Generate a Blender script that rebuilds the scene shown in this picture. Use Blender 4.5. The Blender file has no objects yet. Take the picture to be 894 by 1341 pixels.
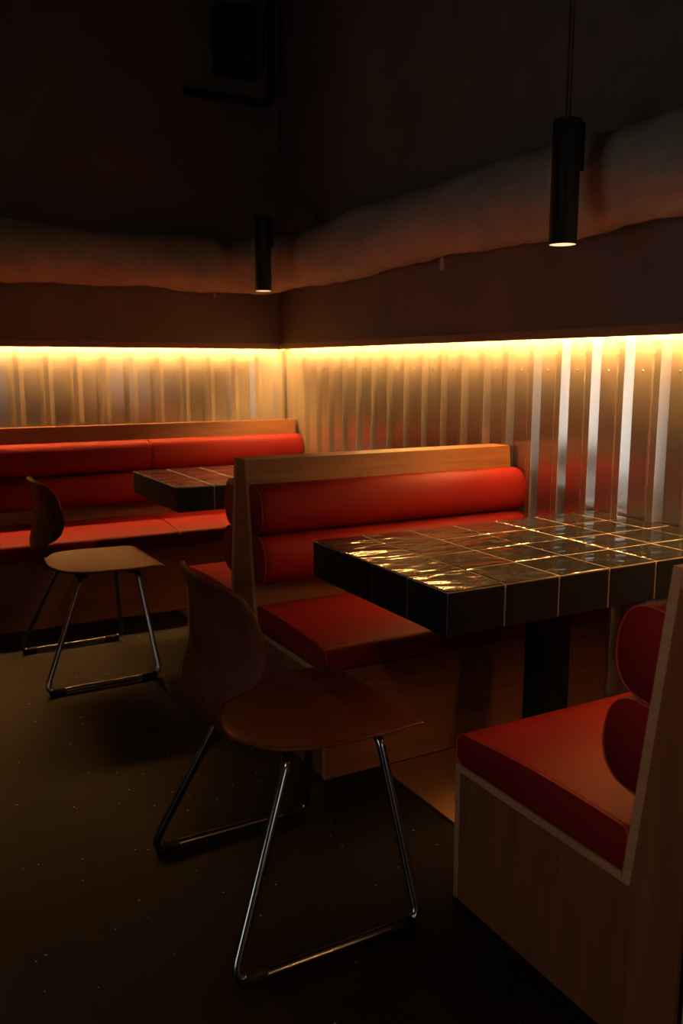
import bpy, bmesh, math, random
from math import pi, sin, cos, radians
from mathutils import Vector, Matrix
random.seed(7)
S = bpy.context.scene
COL = S.collection

# ------------------------------------------------------------------ camera, world, exposure
cam_d = bpy.data.cameras.new('camera')
cam = bpy.data.objects.new('camera', cam_d)
COL.objects.link(cam)
cam.location = (-2.389, -5.0896, 1.2859)
cam.rotation_euler = (pi / 2 - 0.1682, 0, -0.5023)
cam_d.sensor_fit = 'VERTICAL'
cam_d.sensor_height = 36
cam_d.sensor_width = 24
cam_d.lens = 36 * 1128.57 / 1341
cam_d.clip_start = 0.05
cam_d.dof.use_dof = True
cam_d.dof.focus_distance = 2.25
cam_d.dof.aperture_fstop = 5.0
S.camera = cam

W = bpy.data.worlds.new('world')
S.world = W
W.use_nodes = True
W.node_tree.nodes['Background'].inputs[0].default_value = (0.95, 0.95, 0.91, 1)
W.node_tree.nodes['Background'].inputs[1].default_value = 1.9
S.view_settings.view_transform = 'Standard'
S.view_settings.look = 'None'
S.view_settings.gamma = 1
S.view_settings.use_curve_mapping = False
S.view_settings.exposure = 0.0
S.cycles.use_denoising = True
S.cycles.max_bounces = 8
S.cycles.diffuse_bounces = 5
S.cycles.glossy_bounces = 5
S.cycles.sample_clamp_indirect = 4
S.cycles.caustics_reflective = False
S.cycles.caustics_refractive = False

LED_COL = (1.0, 0.45, 0.115)
LED_POWER = 270.0
LAMP_COL = (1.0, 0.56, 0.26)
NEAR_LAMP_W = 7.0
FAR_LAMP_W = 26.0
FILL_LAMP_W = 16.0

def portal(loc, rot, sx, sy):
    d = bpy.data.lights.new('window_daylight', 'AREA')
    d.shape = 'RECTANGLE'; d.size = sx; d.size_y = sy
    d.cycles.is_portal = True
    o = bpy.data.objects.new('window_daylight', d)
    o.location = loc; o.rotation_euler = rot
    COL.objects.link(o)
RX0, RY0, RZ = -5.5, -8.0, 4.0            # room extents
WL = (-5.62, -4.3, 0.05, 1.65)               # left wall window: y0, y1, z0, z1
WF = (-1.9, -0.9, 0.9, 1.9)               # front wall window: x0, x1, z0, z1
portal((RX0 - 0.12, (WL[0] + WL[1]) / 2, (WL[2] + WL[3]) / 2), (0, -pi / 2, 0), WL[3] - WL[2], WL[1] - WL[0])
portal(((WF[0] + WF[1]) / 2, RY0 - 0.12, (WF[2] + WF[3]) / 2), (pi / 2, 0, 0), WF[1] - WF[0], WF[3] - WF[2])

# ------------------------------------------------------------------ materials
def newmat(name):
    m = bpy.data.materials.new(name); m.use_nodes = True
    nt = m.node_tree
    return m, nt, nt.nodes['Principled BSDF']
def L(nt, a, b): nt.links.new(a, b)
def node(nt, t, **k):
    n = nt.nodes.new(t)
    for a, b in k.items(): setattr(n, a, b)
    return n
def coords(nt, scale=(1, 1, 1)):
    tc = node(nt, 'ShaderNodeTexCoord'); mp = node(nt, 'ShaderNodeMapping')
    L(nt, tc.outputs['Object'], mp.inputs[0]); mp.inputs['Scale'].default_value = scale
    return mp.outputs[0]
def noise(nt, vec, scale, detail=3, rough=0.5, dist=0.0):
    n = node(nt, 'ShaderNodeTexNoise'); L(nt, vec, n.inputs['Vector'])
    n.inputs['Scale'].default_value = scale; n.inputs['Detail'].default_value = detail
    n.inputs['Roughness'].default_value = rough; n.inputs['Distortion'].default_value = dist
    return n
def ramp(nt, fac, stops):
    r = node(nt, 'ShaderNodeValToRGB'); L(nt, fac, r.inputs[0])
    e = r.color_ramp.elements
    while len(e) > len(stops): e.remove(e[-1])
    while len(e) < len(stops): e.new(0.5)
    for i, (p, c) in enumerate(stops):
        e[i].position = p; e[i].color = (*c, 1)
    return r.outputs[0]
def bump(nt, b, h, strength, dist=0.01):
    n = node(nt, 'ShaderNodeBump'); n.inputs['Strength'].default_value = strength
    n.inputs['Distance'].default_value = dist
    L(nt, h, n.inputs['Height']); L(nt, n.outputs[0], b.inputs['Normal'])
def plain(name, col, rough=0.5, metal=0.0, var=0.12, scale=8, bmp=0.0, spec=0.5, coat=0.0):
    m, nt, b = newmat(name)
    v = coords(nt); n = noise(nt, v, scale, 4)
    lo = tuple(c * (1 - var) for c in col); hi = tuple(min(1, c * (1 + var)) for c in col)
    L(nt, ramp(nt, n.outputs[0], [(0.3, lo), (0.7, hi)]), b.inputs['Base Color'])
    b.inputs['Roughness'].default_value = rough; b.inputs['Metallic'].default_value = metal
    b.inputs['Specular IOR Level'].default_value = spec
    b.inputs['Coat Weight'].default_value = coat
    if bmp: bump(nt, b, n.outputs[0], bmp)
    return m
def wood(name, c0, c1, axis, rough=0.45, scale=3.0):
    m, nt, b = newmat(name)
    sc = [9, 9, 9]; sc[axis] = 0.7
    v = coords(nt, sc)
    n = noise(nt, v, scale, 5, 0.6, 0.6); n2 = noise(nt, coords(nt), 2.2, 2)
    mx = node(nt, 'ShaderNodeMath', operation='MULTIPLY_ADD')
    L(nt, n2.outputs[0], mx.inputs[0]); mx.inputs[1].default_value = 0.35; L(nt, n.outputs[0], mx.inputs[2])
    L(nt, ramp(nt, mx.outputs[0], [(0.42, c0), (0.62, tuple((a + c) / 2 for a, c in zip(c0, c1))), (0.85, c1)]), b.inputs['Base Color'])
    b.inputs['Roughness'].default_value = rough
    bump(nt, b, n.outputs[0], 0.06, 0.004)
    return m
def emit(name, col, strength):
    m, nt, b = newmat(name)
    b.inputs['Base Color'].default_value = (0.02, 0.02, 0.02, 1)
    b.inputs['Emission Color'].default_value = (*col, 1)
    b.inputs['Emission Strength'].default_value = strength
    return m

M = {}
M['vinyl'] = plain('red_vinyl', (0.21, 0.011, 0.012), 0.55, var=0.10, scale=5, bmp=0.03, spec=0.12)
M['welt'] = plain('red_welt', (0.42, 0.03, 0.025), 0.5)
M['ply'] = wood('oak_board', (0.17, 0.064, 0.024), (0.27, 0.112, 0.044), 0)
M['ply_v'] = wood('oak_panel', (0.15, 0.055, 0.022), (0.23, 0.09, 0.036), 2)
M['edge'] = wood('plywood_edge', (0.34, 0.18, 0.10), (0.48, 0.28, 0.17), 1, 0.5, 6)
M['shell'] = wood('moulded_plywood', (0.060, 0.016, 0.007), (0.125, 0.036, 0.012), 0, 0.5, 2.0)
M['shell'].node_tree.nodes['Principled BSDF'].inputs['Specular IOR Level'].default_value = 0.18
M['chrome'] = plain('chrome', (0.36, 0.36, 0.36), 0.18, 1.0, 0.04)
M['black'] = plain('black_plastic', (0.008, 0.008, 0.008), 0.6, scale=20, spec=0.15)
M['blackmetal'] = plain('black_powder_coat', (0.005, 0.0055, 0.007), 0.5, scale=40, spec=0.25)
M['plate'] = plain('brown_steel', (0.30, 0.16, 0.075), 0.4, 0.6, scale=5)
M['plaster'] = plain('dark_plaster', (0.20, 0.165, 0.135), 0.85, var=0.12, scale=3, bmp=0.05)
M['ceil'] = plain('ceiling_paint', (0.05, 0.045, 0.04), 0.9)
M['pale'] = plain('pale_plaster', (0.62, 0.56, 0.44), 0.85, var=0.08, scale=6, bmp=0.05)
M['trim'] = plain('lip_paint', (0.36, 0.22, 0.12), 0.6)
M['tile'] = None
M['led'] = emit('led_diffuser', LED_COL, LED_POWER)
M['lampdisc'] = emit('lamp_disc', (1.0, 0.68, 0.36), 1.3)
M['alu'] = plain('aluminium', (0.7, 0.7, 0.7), 0.35, 1.0)
M['cord'] = plain('cord_cloth', (0.05, 0.022, 0.015), 0.8)
M['speaker'] = plain('speaker_black', (0.006, 0.006, 0.006), 0.7, scale=60)
M['badge'] = plain('badge_grey', (0.25, 0.25, 0.25), 0.4)
M['wframe'] = plain('window_frame_paint', (0.03, 0.03, 0.03), 0.5)

def tile_mat():
    m, nt, b = newmat('dark_zellige_tile')
    v = coords(nt)
    n = noise(nt, v, 5, 3)
    L(nt, ramp(nt, n.outputs[0], [(0.3, (0.010, 0.014, 0.018)), (0.7, (0.026, 0.030, 0.034))]), b.inputs['Base Color'])
    b.inputs['Roughness'].default_value = 0.07
    b.inputs['IOR'].default_value = 1.6
    w = noise(nt, coords(nt, (0.6, 1.3, 1)), 15, 1.5, 0.4, 0.3)
    bump(nt, b, w.outputs[0], 0.62, 0.008)
    return m
M['tile'] = tile_mat()
M['shaded_tile'] = plain('shaded_side_tile', (0.006, 0.010, 0.014), 0.45, scale=5, spec=0.10)  # same tile as the top; the sides' shade is put into its colour
M['shaded_grout'] = plain('side_grout', (0.14, 0.13, 0.12), 0.9, scale=60)  # darker copy of the top grout, with shade put into the colour
M['grout'] = plain('grout', (0.46, 0.36, 0.26), 0.9, scale=60)

def cladding_mat():
    m, nt, b = newmat('galvanised_sheet')
    v = coords(nt, (1, 1, 0.25)); n = noise(nt, v, 7, 3)
    L(nt, ramp(nt, n.outputs[0], [(0.3, (0.56, 0.53, 0.49)), (0.7, (0.66, 0.63, 0.59))]), b.inputs['Base Color'])
    b.inputs['Metallic'].default_value = 0.64
    b.inputs['Roughness'].default_value = 0.14
    n2 = noise(nt, coords(nt, (1, 1, 0.3)), 5, 2)
    bump(nt, b, n2.outputs[0], 0.05, 0.01)
    return m
M['clad'] = cladding_mat()

def duct_mat():
    m, nt, b = newmat('duct_fabric')
    v = coords(nt); n = noise(nt, v, 6, 4, 0.6)
    L(nt, ramp(nt, n.outputs[0], [(0.3, (0.42, 0.35, 0.28)), (0.7, (0.56, 0.48, 0.39))]), b.inputs['Base Color'])
    b.inputs['Roughness'].default_value = 0.6
    n2 = noise(nt, v, 14, 4, 0.6, 0.5)
    bump(nt, b, n2.outputs[0], 0.35, 0.02)
    return m
M['duct'] = duct_mat()

def floor_mat():
    m, nt, b = newmat('speckled_floor')
    v = coords(nt)
    n = noise(nt, v, 3, 4)
    base = ramp(nt, n.outputs[0], [(0.3, (0.0055, 0.0042, 0.0034)), (0.7, (0.0090, 0.0068, 0.0054))])
    vo = node(nt, 'ShaderNodeTexVoronoi'); L(nt, v, vo.inputs['Vector']); vo.inputs['Scale'].default_value = 26
    d = node(nt, 'ShaderNodeMath', operation='LESS_THAN'); L(nt, vo.outputs['Distance'], d.inputs[0]); d.inputs[1].default_value = 0.065
    sep = node(nt, 'ShaderNodeSeparateColor'); L(nt, vo.outputs['Color'], sep.inputs[0])
    g = node(nt, 'ShaderNodeMath', operation='GREATER_THAN'); L(nt, sep.outputs[0], g.inputs[0]); g.inputs[1].default_value = 0.45
    mu = node(nt, 'ShaderNodeMath', operation='MULTIPLY'); L(nt, d.outputs[0], mu.inputs[0]); L(nt, g.outputs[0], mu.inputs[1])
    mx = node(nt, 'ShaderNodeMix', data_type='RGBA'); L(nt, mu.outputs[0], mx.inputs[0]); L(nt, base, mx.inputs[6])
    mx.inputs[7].default_value = (0.6, 0.58, 0.55, 1)
    L(nt, mx.outputs[2], b.inputs['Base Color'])
    b.inputs['Roughness'].default_value = 0.6
    b.inputs['Specular IOR Level'].default_value = 0.12
    return m
M['floor'] = floor_mat()

# ------------------------------------------------------------------ helpers
def link(name, bm, mat, parent=None, smooth=False, angle=None):
    me = bpy.data.meshes.new(name)
    bmesh.ops.recalc_face_normals(bm, faces=bm.faces)
    bm.to_mesh(me); bm.free()
    me.materials.append(mat)
    if smooth or angle:
        for p in me.polygons: p.use_smooth = True
        if angle: me.set_sharp_from_angle(angle=radians(angle))
    o = bpy.data.objects.new(name, me)
    COL.objects.link(o)
    if parent: o.parent = parent
    return o
def box(bm, x0, x1, y0, y1, z0, z1, bev=0.0):
    r = bmesh.ops.create_cube(bm, size=1)
    vs = r['verts']
    for v in vs:
        v.co = Vector(((x0 + x1) / 2 + v.co.x * (x1 - x0), (y0 + y1) / 2 + v.co.y * (y1 - y0), (z0 + z1) / 2 + v.co.z * (z1 - z0)))
    if bev:
        es = list({e for v in vs for e in v.link_edges})
        bmesh.ops.bevel(bm, geom=es, offset=bev, segments=2, profile=0.7, affect='EDGES')
    return bm
def B(*a, **k): return box(bmesh.new(), *a, **k)
def prism_x(bm, poly, x0, x1):
    a = [bm.verts.new((x0, y, z)) for y, z in poly]; b = [bm.verts.new((x1, y, z)) for y, z in poly]
    n = len(poly)
    bm.faces.new(a); bm.faces.new(list(reversed(b)))
    for i in range(n): bm.faces.new((a[i], b[i], b[(i + 1) % n], a[(i + 1) % n]))
    return bm
def rings(bm, rs, cap=True, closed=False):
    V = [[bm.verts.new(p) for p in r] for r in rs]; n = len(rs[0])
    m = len(V)
    for i in range(m if closed else m - 1):
        a, b = V[i], V[(i + 1) % m]
        for j in range(n): bm.faces.new((a[j], a[(j + 1) % n], b[(j + 1) % n], b[j]))
    if cap and not closed:
        bm.faces.new(V[0]); bm.faces.new(list(reversed(V[-1])))
    return bm
def fillet(pts, r, seg=7):
    P = [Vector(p) for p in pts]; out = [P[0]]
    for i in range(1, len(P) - 1):
        a, b, c = P[i - 1], P[i], P[i + 1]
        d1 = (a - b).normalized(); d2 = (c - b).normalized()
        ang = d1.angle(d2); t = min(r / math.tan(ang / 2), (a - b).length * 0.49, (c - b).length * 0.49)
        p1, p2 = b + d1 * t, b + d2 * t
        for k in range(seg + 1):
            s = k / seg
            out.append((1 - s) ** 2 * p1 + 2 * s * (1 - s) * b + s * s * p2)
    out.append(P[-1]); return out
def tube(bm, pts, r, n=12):
    P = [Vector(p) for p in pts]; rs = []
    T = (P[1] - P[0]).normalized()
    N = T.orthogonal().normalized()
    for i, p in enumerate(P):
        t = (P[min(i + 1, len(P) - 1)] - P[max(i - 1, 0)]).normalized()
        q = T.rotation_difference(t); N = (q @ N).normalized(); T = t
        Bn = t.cross(N).normalized()
        rr = r(i / (len(P) - 1)) if callable(r) else r
        rs.append([p + (N * cos(2 * pi * k / n) + Bn * sin(2 * pi * k / n)) * rr for k in range(n)])
    return rings(bm, rs)
def cyl(bm, x, y, z0, z1, r, n=32):
    return rings(bm, [[(x + r * cos(2 * pi * k / n), y + r * sin(2 * pi * k / n), z) for k in range(n)] for z in (z0, z1)])
def tag(o, label=None, cat=None, group=None, kind=None):
    if label: o['label'] = label
    if cat: o['category'] = cat
    if group: o['group'] = group
    if kind: o['kind'] = kind
    return o
def empty(name, loc=(0, 0, 0), rz=0.0):
    o = bpy.data.objects.new(name, None); o.empty_display_size = 0.1
    o.location = loc; o.rotation_euler = (0, 0, rz); COL.objects.link(o)
    return o
def copy_tree(o, parent=None):
    c = o.copy(); COL.objects.link(c)
    if parent: c.parent = parent
    for ch in list(o.children): copy_tree(ch, c)
    return c

# ------------------------------------------------------------------ room
tag(link('floor', B(RX0 - .1, .1, RY0 - .1, .1, -.1, 0), M['floor']), kind='structure')
tag(link('ceiling', B(RX0 - .1, .1, RY0 - .1, .1, RZ, RZ + .1), M['ceil']), kind='structure')
LIP = 1.410
wb = bmesh.new(); box(wb, RX0, .1, 0, .1, 0, RZ); box(wb, RX0, -.001, -.06, 0, LIP, RZ)
wall_back = tag(link('wall_back', wb, M['plaster']), kind='structure')
wr = bmesh.new(); box(wr, 0, .1, RY0, 0, 0, RZ); box(wr, -.06, 0, RY0, -.0605, LIP, RZ)
wall_right = tag(link('wall_right', wr, M['plaster']), kind='structure')
def wall_with_hole(name, axis, pos, a0, a1, hole):
    bm = bmesh.new(); h0, h1, z0, z1 = hole
    for (p0, p1, q0, q1) in ((a0, h0, 0, RZ), (h1, a1, 0, RZ), (h0, h1, 0, z0), (h0, h1, z1, RZ)):
        if axis == 'x': box(bm, pos - .1, pos, p0, p1, q0, q1)
        else: box(bm, p0, p1, pos - .1, pos, q0, q1)
    return tag(link(name, bm, M['plaster']), kind='structure')
wall_with_hole('wall_left', 'x', RX0, RY0, .1, WL)
wall_with_hole('wall_front', 'y', RY0, RX0, .1, WF)
def window(name, axis, pos, hole, nv):
    h0, h1, z0, z1 = hole; bm = bmesh.new(); f = .05
    def bb(a0, a1, q0, q1):
        if axis == 'x': box(bm, pos - .08, pos - .02, a0, a1, q0, q1)
        else: box(bm, a0, a1, pos - .08, pos - .02, q0, q1)
    bb(h0, h0 + f, z0, z1); bb(h1 - f, h1, z0, z1); bb(h0, h1, z0, z0 + f); bb(h0, h1, z1 - f, z1)
    for k in range(1, nv):
        a = h0 + (h1 - h0) * k / nv; bb(a - f / 2, a + f / 2, z0, z1)
    tag(link(name, bm, M['wframe']), kind='structure')
window('window_1', 'x', RX0, WL, 2)
window('window_2', 'y', RY0, WF, 2)

# corrugated sheet below the lip
PER, FL, CR, SL, HT = 0.1595, 0.076, 0.027, 0.0283, 0.0185
def corrugation(t0, t1, phase):
    pts = []; k0 = int((t0 - phase) // PER) - 1
    k = k0
    while phase + k * PER < t1 + PER:
        c = phase + k * PER
        pts += [(c - CR / 2 - SL, 0), (c - CR / 2, HT), (c + CR / 2, HT), (c + CR / 2 + SL, 0)]
        k += 1
    return [(max(t0, min(t1, a)), h) for a, h in pts]
def sheet(parent, axis, t0, t1, phase):
    bm = bmesh.new(); ps = corrugation(t0, t1, phase)
    P = [Vector((a, -.002 - h, 0)) if axis == 'y' else Vector((-.002 - h, a, 0)) for a, h in ps]
    lo = [bm.verts.new(p) for p in P]; hi = [bm.verts.new(p + Vector((0, 0, LIP - .004))) for p in P]
    for i in range(len(P) - 1):
        if (P[i] - P[i + 1]).length > 1e-6: bm.faces.new((lo[i], lo[i + 1], hi[i + 1], hi[i]))
    o = link('corrugated_sheet', bm, M['clad'], parent)
    return o
RPH, BPH = -3.072 + 0.066, -1.646
sheet_b = sheet(wall_back, 'y', RX0 + .01, -.001, BPH)
sheet_r = sheet(wall_right, 'x', RY0 + .01, -.001, RPH)
def screws(parent, axis, ks, phase):
    for k in ks:
        c = phase + (k + .5) * PER
        bm = bmesh.new()
        bmesh.ops.create_uvsphere(bm, u_segments=10, v_segments=6, radius=.0042)
        for v in bm.verts:
            v.co = Vector((c + v.co.x, -.003 + v.co.z * .6, 1.268 + v.co.y)) if axis == 'y' else Vector((-.003 + v.co.z * .6, c + v.co.x, 1.268 + v.co.y))
        link('screw', bm, M['clad'], parent, True)
screws(sheet_r, 'x', range(-1, 18, 1), RPH)
screws(sheet_b, 'y', range(-1, 10, 2), BPH)
# added unseen wall that keeps window reflections off the back wall ribs
AX, AY = -3.06, -2.82
wa = bmesh.new(); box(wa, AX - .12, AX, AY, -.061, 0, LIP); box(wa, AX - .12, AX + .06, AY, -.0615, LIP, RZ)
wall_reflection_screen = tag(link('wall_reflection_screen', wa, M['plaster']), kind='structure')
# lip edge trims
tag(link('trim_1', B(RX0, -.066, -.066, -.0602, LIP - .0235, LIP + .012), M['trim']), kind='structure')
tag(link('trim_2', B(-.066, -.0602, RY0, -.0665, LIP - .0235, LIP + .012), M['trim']), kind='structure')

# LED strips under the lip
t = empty('led_strip', (-2.0, -.036, LIP))
tag(t, 'glowing warm LED strip under the ledge of the back wall above the long bench', 'light strip', 'LED strips under the ledge')
link('channel', B(-.98, 1.93, -.012, .010, -.004, 0), M['alu'], t)
link('diffuser', B(-.98, 1.93, -.009, .007, -.009, -.004), M['led'], t)

t = empty('led_strip', (-.036, -3.0, LIP))
tag(t, 'glowing warm LED strip under the ledge of the side wall above the tiled table', 'light strip', 'LED strips under the ledge')
link('channel', B(-.012, .010, -4.9, 2.93, -.004, 0), M['alu'], t)
link('diffuser', B(-.009, .007, -4.9, 2.93, -.009, -.004), M['led'], t)
tag(link('strip_connector', B(-.058, -.036, -.058, -.036, LIP - .030, LIP - .001, bev=.002), M['pale']),
    'small white connector where the two light strips meet in the corner', 'connector')

# partition behind the single bench
tag(link('wall_partition', B(-1.2, -.003, -4.36, -4.185, 0, 1.0, bev=.004), M['pale']), kind='structure')

# ------------------------------------------------------------------ bench module
ZB, ZT, FR = 0.331, 0.954, 0.65
def bl(z): return -.058 - (.954 - z) * (.070 / .605)      # front face of the leaning back board
RAIL = .020
CUSH_T = .440
def roll_ring(x, zc, hh, dep, sc=1.0, n=22):
    out = []
    tv = Vector((0, .070, .605)).normalized(); nv = Vector((0, -.605, .070)).normalized()
    o = Vector((x, bl(zc), zc))
    for i in range(n):
        th = -pi / 2 + pi * i / (n - 1)
        a = hh * math.copysign(abs(sin(th)) ** .85, sin(th)); d = dep * abs(cos(th)) ** .62
        out.append(o + tv * a * sc + nv * (d * sc + .0005))
    return out
def cushion_profile(d=0.0):
    y0, y1, z0, z1 = -FR - .006, bl(.40) - .002, ZB + .0185, CUSH_T
    pts = []
    def arc(cy, cz, r, a0, a1, n=6):
        for i in range(n + 1):
            a = radians(a0 + (a1 - a0) * i / n); pts.append((cy + r * cos(a), cz + r * sin(a)))
    arc(y1 - .012, z0 + .012, .012, -90, 0, 3)
    arc(y1 - .012, z1 - .012, .012, 0, 90, 3)
    for i in range(1, 8):                                   # slightly crowned top
        s = i / 8; pts.append((y1 - .012 + (y0 + .034 - y1 + .012) * s, z1 + .008 * sin(pi * s) - .012 * s))
    arc(y0 + .034, z1 - .046, .034, 90, 180, 7)
    arc(y0 + .014, z0 + .014, .014, 180, 270, 3)
    cy, cz = (y0 + y1) / 2, (z0 + z1) / 2
    if d: pts = [(cy + (y - cy) * (1 - d / (y1 - y0) * 2), cz + (z - cz) * (1 - d / (z1 - z0) * 2)) for y, z in pts]
    return pts
def soft_sweep(bm, ring_at, x0, x1, tight=.006):
    """ring_at(x, inset_fraction)"""
    xs = [(x0, 1.0), (x0 + tight * .3, .45), (x0 + tight, .12), (x0 + tight * 2, 0)]
    n = max(2, int((x1 - x0) / .25))
    mid = [(x0 + .014 + (x1 - x0 - .028) * i / n, 0) for i in range(n + 1)]
    seq = xs + mid + [(2 * 0 + x1 - (x - x0), s) for x, s in reversed(xs)]
    return rings(bm, [ring_at(x, s) for x, s in seq])
def build_module(root, s, yc, x0, x1, splits, end_at_x1=False, post=True):
    """s=+1 faces -y (towards the camera side), s=-1 faces +y; yc = back plane."""
    def fin(name, bm, mat, par=root, **k):
        for v in bm.verts: v.co.y = yc + v.co.y * s
        return link(name, bm, mat, par, **k)
    # boards, whose plywood ends show at x0
    bm = prism_x(bmesh.new(), [(bl(ZT), ZT), (bl(ZB - .0), ZB), (bl(ZB) + RAIL, ZB), (bl(ZT) + RAIL, ZT)], x0 + .001, x1)
    fin('back_board', bm, M['ply'])
    fin('seat_board', box(bmesh.new(), x0 + .001, x1, -FR, bl(ZB) - .0005, ZB, ZB + .018), M['ply'])
    fin('front_board', box(bmesh.new(), x0 + .001, x1, -FR, -FR + .018, 0, ZB - .0005), M['ply'])
    # pale plywood edging on the exposed end
    ed = bmesh.new()
    prism_x(ed, [(bl(ZT), ZT), (bl(ZB), ZB), (bl(ZB) + RAIL, ZB), (bl(ZT) + RAIL, ZT)], x0 - .0015, x0 + .001)
    box(ed, x0 - .0015, x0 + .001, -FR, bl(ZB) - .0002, ZB, ZB + .018)
    box(ed, x0 - .0015, x0 + .001, -FR, -FR + .016, 0, ZB - .0002)
    fin('edge_band', ed, M['edge'])
    # end panel set between the boards
    pl = [(-FR + .0165, 0), (-FR + .0165, ZB - .0005), (bl(ZB) + .0005, ZB - .0005), (bl(ZB) + RAIL + .0005, ZB), (bl(ZT) + RAIL + .0005, ZT), (0, ZT), (0, 0)]
    fin('end_panel', prism_x(bmesh.new(), pl, x0, x0 + .018), M['ply_v'])
    fin('top_cap', box(bmesh.new(), x0 + .0185, x1, bl(ZT) + RAIL + .0005, 0, ZT - .018, ZT), M['ply'])
    # upholstery
    tot = [x0 + .003] + splits + [x1]
    for a, b in zip(tot[:-1], tot[1:]):
        a2, b2 = a + (.0015 if a in splits else 0), b - (.0015 if b in splits else 0)
        c = fin('seat_cushion', soft_sweep(bmesh.new(), lambda x, i: [(x, y, z) for y, z in cushion_profile(.006 * i)], a2, b2), M['vinyl'], angle=50)
        w = bmesh.new(); tube(w, [(a2 + .001, y, z) for y, z in cushion_profile(.0012)] , .0022, 6); fin('welt', w, M['welt'], c, smooth=True)
        for zc in (.778, .598):
            r = fin('back_roll', soft_sweep(bmesh.new(), lambda x, i: roll_ring(x, zc, .0895, .100, 1 - .07 * i), a2, b2, .011), M['vinyl'], angle=50)
            w = bmesh.new(); tube(w, roll_ring(a2 + .003, zc, .0895, .100, .985), .0022, 6); fin('welt', w, M['welt'], r, smooth=True)

PX, XE = -1.2153, -.024
bench = empty('banquette_bench', (0, 0, 0))
tag(bench, 'long wooden wall bench with red vinyl cushions against the back wall', 'bench', 'red vinyl benches')
build_module(bench, 1, -.118, -3.0, XE, [-1.972, -.986])
dbl = empty('banquette_bench', (0, 0, 0))
tag(dbl, 'double-sided red vinyl bench with a wooden divider standing between the two tiled tables', 'bench', 'red vinyl benches')
build_module(dbl, 1, -2.195, PX, XE, [])
build_module(dbl, -1, -2.195, PX, XE, [])
sgl = empty('banquette_bench', (0, 0, 0))
tag(sgl, 'single red vinyl bench with its wooden end panel showing, nearest the camera', 'bench', 'red vinyl benches')
build_module(sgl, -1, -4.175, PX, XE, [])
link('joint_tenon', B(PX - .0012, PX + .01, -4.160, -4.136, .918, .940), M['edge'], sgl)

# ------------------------------------------------------------------ tiled tables
TP, TX0, TX1, TW, TZ, TT = 0.1782, -1.2023, -.026, 0.7128, 0.75, 0.1145
def tiled_table(name):
    root = empty(name)
    g = .005
    def tile(bm, o, u, v, lu, lv, nrm, th=.008, tilt=.006):
        """tile with rounded rim: o corner, u/v unit dirs"""
        o, u, v, nrm = Vector(o), Vector(u), Vector(v), Vector(nrm)
        ta, tb = random.uniform(-tilt, tilt), random.uniform(-tilt, tilt)
        rs = []
        for ins, h in ((0, -th), (0, -.0016), (.0006, -.0006), (.0022, 0)):
            ring = []
            for a, b in ((ins, ins), (lu - ins, ins), (lu - ins, lv - ins), (ins, lv - ins)):
                off = 0 if h == -th else (a - lu / 2) * ta + (b - lv / 2) * tb
                ring.append(o + u * a + v * b + nrm * (h + off))
            rs.append(ring)
        V = [[bm.verts.new(p) for p in r] for r in rs]
        for i in range(3):
            for j in range(4): bm.faces.new((V[i][j], V[i][(j + 1) % 4], V[i + 1][(j + 1) % 4], V[i + 1][j]))
        bm.faces.new(V[3])
    top = bmesh.new()
    nx = int(math.ceil((TX1 - TX0) / TP))
    for i in range(nx):
        a = TX0 + i * TP + g / 2; b = min(TX0 + (i + 1) * TP, TX1) - g / 2
        for j in range(4):
            tile(top, (a, -TW / 2 + j * TP + g / 2, TZ), (1, 0, 0), (0, 1, 0), b - a, TP - g, (0, 0, 1))
    link('top_tiles', top, M['tile'], root)
    side = bmesh.new(); zb = TZ - TT + .002; hz = TT - .0055
    for i in range(nx):
        a = TX0 + i * TP + g / 2; b = min(TX0 + (i + 1) * TP, TX1) - g / 2
        tile(side, (a, -TW / 2, zb), (1, 0, 0), (0, 0, 1), b - a, hz, (0, -1, 0), tilt=.004)
        tile(side, (a, TW / 2, zb), (1, 0, 0), (0, 0, 1), b - a, hz, (0, 1, 0), tilt=.004)
    for j in range(4):
        tile(side, (TX0, -TW / 2 + j * TP + g / 2, zb), (0, 1, 0), (0, 0, 1), TP - g, hz, (-1, 0, 0), tilt=.004)
    link('side_tiles', side, M['shaded_tile'], root)
    link('side_grout', B(TX0 + .0015, TX1, -TW / 2 + .0015, TW / 2 - .0015, TZ - TT + .004, TZ - .010), M['shaded_grout'], root)
    link('grout_bed', B(TX0 + .0015, TX1, -TW / 2 + .0015, TW / 2 - .0015, TZ - .010, TZ - .0011), M['grout'], root)
    link('underside', B(TX0 + .004, TX1, -TW / 2 + .004, TW / 2 - .004, TZ - TT, TZ - TT + .004), M['black'], root)
    p = bmesh.new(); box(p, -.60, -.50, -.05, .05, .008, TZ - TT, bev=.004); box(p, -.72, -.38, -.16, .16, TZ - TT - .006, TZ - TT)
    link('pedestal', p, M['blackmetal'], root)
    link('base_plate', B(-1.02, -.16, -.235, .235, 0, .008, bev=.002), M['plate'], root)
    return root
tab = tiled_table('tiled_table'); tab.location = (0, -3.1000, 0)
tag(tab, 'dark glossy tiled table with gold glints between the double and single benches', 'table', 'tiled tables')
tab2 = copy_tree(tab); tab2.location = (0, -1.047, 0)
tag(tab2, 'dark tiled table by the long wall bench, partly hidden by the wooden divider', 'table', 'tiled tables')

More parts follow.
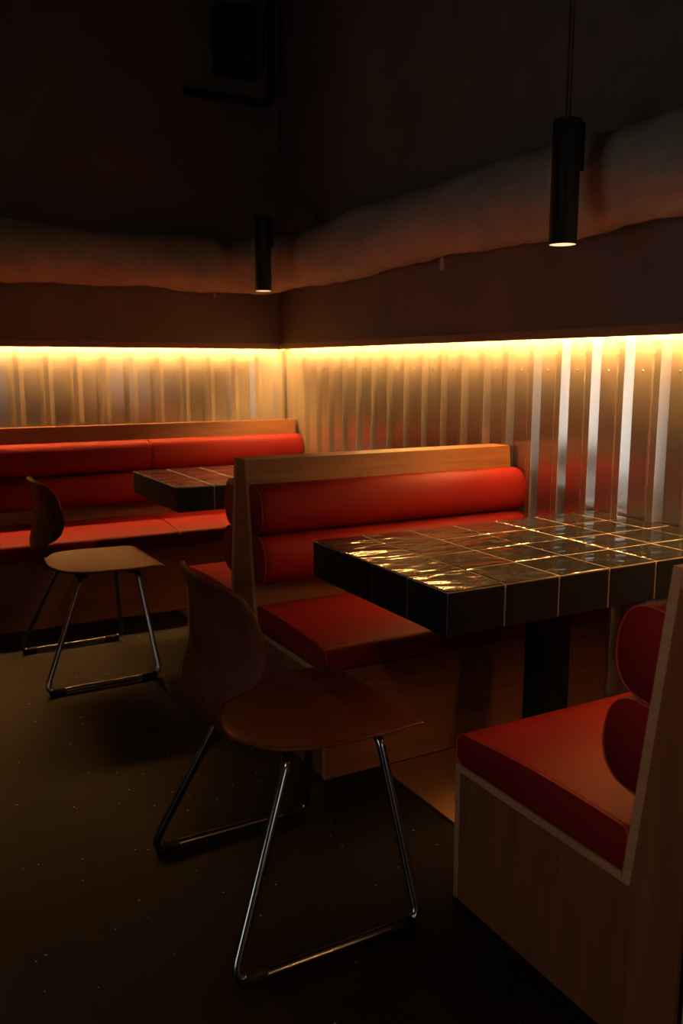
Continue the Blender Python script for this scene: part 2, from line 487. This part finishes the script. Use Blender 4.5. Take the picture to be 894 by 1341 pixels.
# ------------------------------------------------------------------ shell chairs
def chair():
    root = empty('shell_chair')
    # centre-line profile of the one-piece shell: (x, z, half width, side lift, side forward)
    prof = [
        (.306, .440, .190, 0, 0), (.302, .452, .208, 0, 0), (.288, .462, .222, 0, 0), (.250, .466, .230, .002, 0),
        (.190, .463, .236, .002, 0), (.120, .457, .240, .012, 0), (.050, .451, .240, .020, 0), (-.010, .449, .234, .022, 0),
        (-.050, .450, .224, .022, 0), (-.080, .452, .206, .020, 0), (-.098, .454, .182, .017, 0), (-.110, .456, .155, .013, 0),
        (-.120, .459, .132, .010, .0), (-.145, .470, .118, .006, .004), (-.170, .490, .116, .0, .008), (-.186, .520, .118, 0, .012),
        (-.192, .550, .124, 0, .018), (-.190, .572, .138, 0, .024), (-.187, .588, .165, 0, .038), (-.184, .602, .188, 0, .052), (-.180, .622, .204, 0, .064),
        (-.174, .655, .214, 0, .070), (-.169, .700, .214, 0, .066), (-.168, .745, .208, 0, .056), (-.173, .785, .198, 0, .046),
        (-.182, .812, .186, 0, .040), (-.188, .826, .170, 0, .034), (-.191, .832, .150, 0, .028)]
    NV = 17; bm = bmesh.new(); rows = []
    for (x, z, w, lift, fw) in prof:
        row = []
        for j in range(NV):
            t = -1 + 2 * j / (NV - 1)
            t = math.copysign(abs(t) ** .9, t)
            dz = lift * abs(t) ** 2.2
            top = -.006 * abs(t) ** 3 if z > .80 else 0
            row.append(bm.verts.new((x + fw * t * t, w * t, z + dz + top)))
        rows.append(row)
    for a, b in zip(rows[:-1], rows[1:]):
        for j in range(NV - 1): bm.faces.new((a[j], a[j + 1], b[j + 1], b[j]))
    sh = link('seat_shell', bm, M['shell'], root, True)
    md = sh.modifiers.new('thickness', 'SOLIDIFY'); md.thickness = .011; md.offset = -1
    sd = sh.modifiers.new('smooth', 'SUBSURF'); sd.levels = sd.render_levels = 2
    r = .0108
    for s in (1, -1):
        pts = fillet([(-.030, s * .08, .430), (-.050, s * .182, .428), (-.232, s * .290, r + .003), (.232, s * .290, r + .003), (.190, s * .178, .430), (.180, s * .08, .432)], .034)
        bm = bmesh.new(); tube(bm, pts, r, 14)
        fr = link('sled_leg', bm, M['chrome'], root, True)
        for gx in (-.185, .185):
            b2 = bmesh.new(); tube(b2, [(gx - .03, s * .290, r + .0030), (gx + .03, s * .290, r + .0030)], r + .003, 14)
            link('glide', b2, M['black'], fr, True)
    for bx, bz in ((-.030, .430), (.180, .432)):
        bm = bmesh.new(); box(bm, bx - .02, bx + .02, -.150, .150, bz - .008, bz + .018, bev=.004)
        link('mounting_bar', bm, M['black'], root)
    return root
ch = chair(); ch.location = (-1.585, -3.285, 0)
tag(ch, 'dark moulded plywood shell chair on chrome legs at the end of the nearer tiled table', 'chair', 'plywood shell chairs')
ch2 = copy_tree(ch); ch2.location = (-1.632, -1.415, 0); ch2.rotation_euler = (0, 0, radians(1.0))
tag(ch2, 'brown moulded plywood shell chair with chrome sled legs in front of the long wall bench', 'chair', 'plywood shell chairs')

# ------------------------------------------------------------------ pendants
def pendant(loc, hgt, power, cone=86):
    x, y, z = loc
    root = empty('pendant_lamp', loc)
    n = 40; R, T = .0405, .0025
    rs = []
    for r, zz in ((R - T, .016), (R - T, 0), (R - .0006, 0), (R, .0008), (R, hgt - .002), (R - .002, hgt), (.004, hgt)):
        rs.append([(r * cos(2 * pi * k / n), r * sin(2 * pi * k / n), zz) for k in range(n)])
    link('shade', rings(bmesh.new(), rs), M['blackmetal'], root, angle=40)
    link('lamp', cyl(bmesh.new(), 0, 0, .0006, .014, R - T - .0003), M['lampdisc'], root)
    link('driver_box', B(R - .004, R + .010, -.022, .022, hgt * .60, hgt - .004, bev=.003), M['blackmetal'], root)
    top = RZ - z
    b = bmesh.new(); tube(b, [(-.006, 0, hgt - .002), (-.006, 0, top - .02)], .0032, 8); tube(b, [(.008, 0, hgt - .002), (.008, 0, top - .02)], .0026, 8)
    link('cord', b, M['cord'], root, True)
    link('ceiling_rose', cyl(bmesh.new(), 0, 0, top - .03, top, .05), M['blackmetal'], root, angle=40)
    d = bpy.data.lights.new('lamp_beam', 'SPOT'); d.energy = power; d.color = LAMP_COL
    d.spot_size = radians(cone); d.spot_blend = .4; d.shadow_soft_size = .022
    o = bpy.data.objects.new('lamp_beam', d); o.location = (0, 0, -.004); o.parent = root; COL.objects.link(o)
    return root
tag(pendant((-.556, -3.10, 1.636), .345, NEAR_LAMP_W), 'black tube pendant lamp hanging over the nearer tiled table', 'pendant lamp', 'black tube pendants')
tag(pendant((-.610, -1.047, 1.651), .355, FAR_LAMP_W), 'smaller looking black tube pendant lamp near the room corner over the rear table', 'pendant lamp', 'black tube pendants')

tag(pendant((-1.95, -4.75, 1.78), .35, FILL_LAMP_W, 140), 'added out-of-view tube lamp in the aisle, filling light on the nearest bench end', 'pendant lamp', 'black tube pendants')  # added unseen lamp, fills light on the bench end panel and roll ends

# ------------------------------------------------------------------ flexible duct round the corner
def duct():
    zc = 1.862; o = .235
    path = [(-5.4, -o, zc - .005)]
    x = -5.2
    while x < -.62: path.append((x, -o, zc + .006 * sin(x * 3.1))); x += .04
    for i in range(13):
        a = radians(90 - 90 * i / 12); path.append((-.60 + .365 * cos(a), -.60 + .365 * sin(a), zc - .008 * sin(pi * i / 12)))
    y = -.64
    while y > -7.8:
        path.append((-o - .01 * sin(y * 1.7), y, zc + .010 * sin(y * 2.6 + .4) - .006 * (y + .6))); y -= .04
    rnd = random.Random(3)
    N = 40; rs = []; P = [Vector(p) for p in path]
    w = [rnd.uniform(0, 6.28) for _ in range(8)]
    s = 0
    for i, p in enumerate(P):
        t = (P[min(i + 1, len(P) - 1)] - P[max(i - 1, 0)]).normalized()
        s += (P[i] - P[i - 1]).length if i else 0
        side = Vector((0, 0, 1)).cross(t).normalized(); up = t.cross(side)
        R0 = .150 + .007 * sin(s * 5.1 + w[0]) + .004 * sin(s * 13 + w[1]) + .0022 * sin(s * 41)
        ring = []
        for k in range(N):
            a = 2 * pi * k / N
            r = R0 + .003 * sin(3 * a + s * 7 + w[2]) + .0025 * sin(5 * a - s * 11 + w[3]) + .0015 * sin(9 * a + s * 23 + w[4])
            ring.append(p + (side * cos(a) + up * sin(a)) * r)
        rs.append(ring)
    d = link('ventilation_duct', rings(bmesh.new(), rs), M['duct'], None, True)
    tag(d, 'fat flexible fabric duct running round the room corner above the lit ledge', 'duct')
    for (px, py, ax) in ((-.56, -.235, 'x'), (-.245, -2.05, 'y')):
        b = bmesh.new()
        if ax == 'x': box(b, px - .008, px + .008, py - .003, py + .003, zc - .185, zc - .140)
        else: box(b, px - .003, px + .003, py - .010, py + .010, zc - .185, zc - .135)
        link('hanger_tab', b, M['duct'], d)
duct()

# ------------------------------------------------------------------ loudspeaker and conduit up in the corner
sp = empty('loudspeaker', (-.37, -.215, 3.09), radians(-6))
tag(sp, 'black loudspeaker mounted high on the back wall near the corner', 'loudspeaker')
link('cabinet', B(-.118, .118, -.10, .11, -.162, .162, bev=.008), M['speaker'], sp)
link('grille', B(-.108, .108, -.112, -.101, -.150, .150, bev=.004), M['speaker'], sp)
link('badge', B(-.010, .010, -.1135, -.1119, -.112, -.102), M['badge'], sp)
link('wall_bracket', B(-.03, .03, .11, .150, -.05, .05, bev=.004), M['blackmetal'], sp)
bm = bmesh.new()
tube(bm, fillet([(-.66, -.085, 2.822), (-.115, -.085, 2.822), (-.115, -.085, RZ)], .06), .022, 14)
tag(link('conduit_pipe', bm, M['blackmetal'], None, True), 'dark conduit pipe below the loudspeaker turning up the room corner', 'pipe')
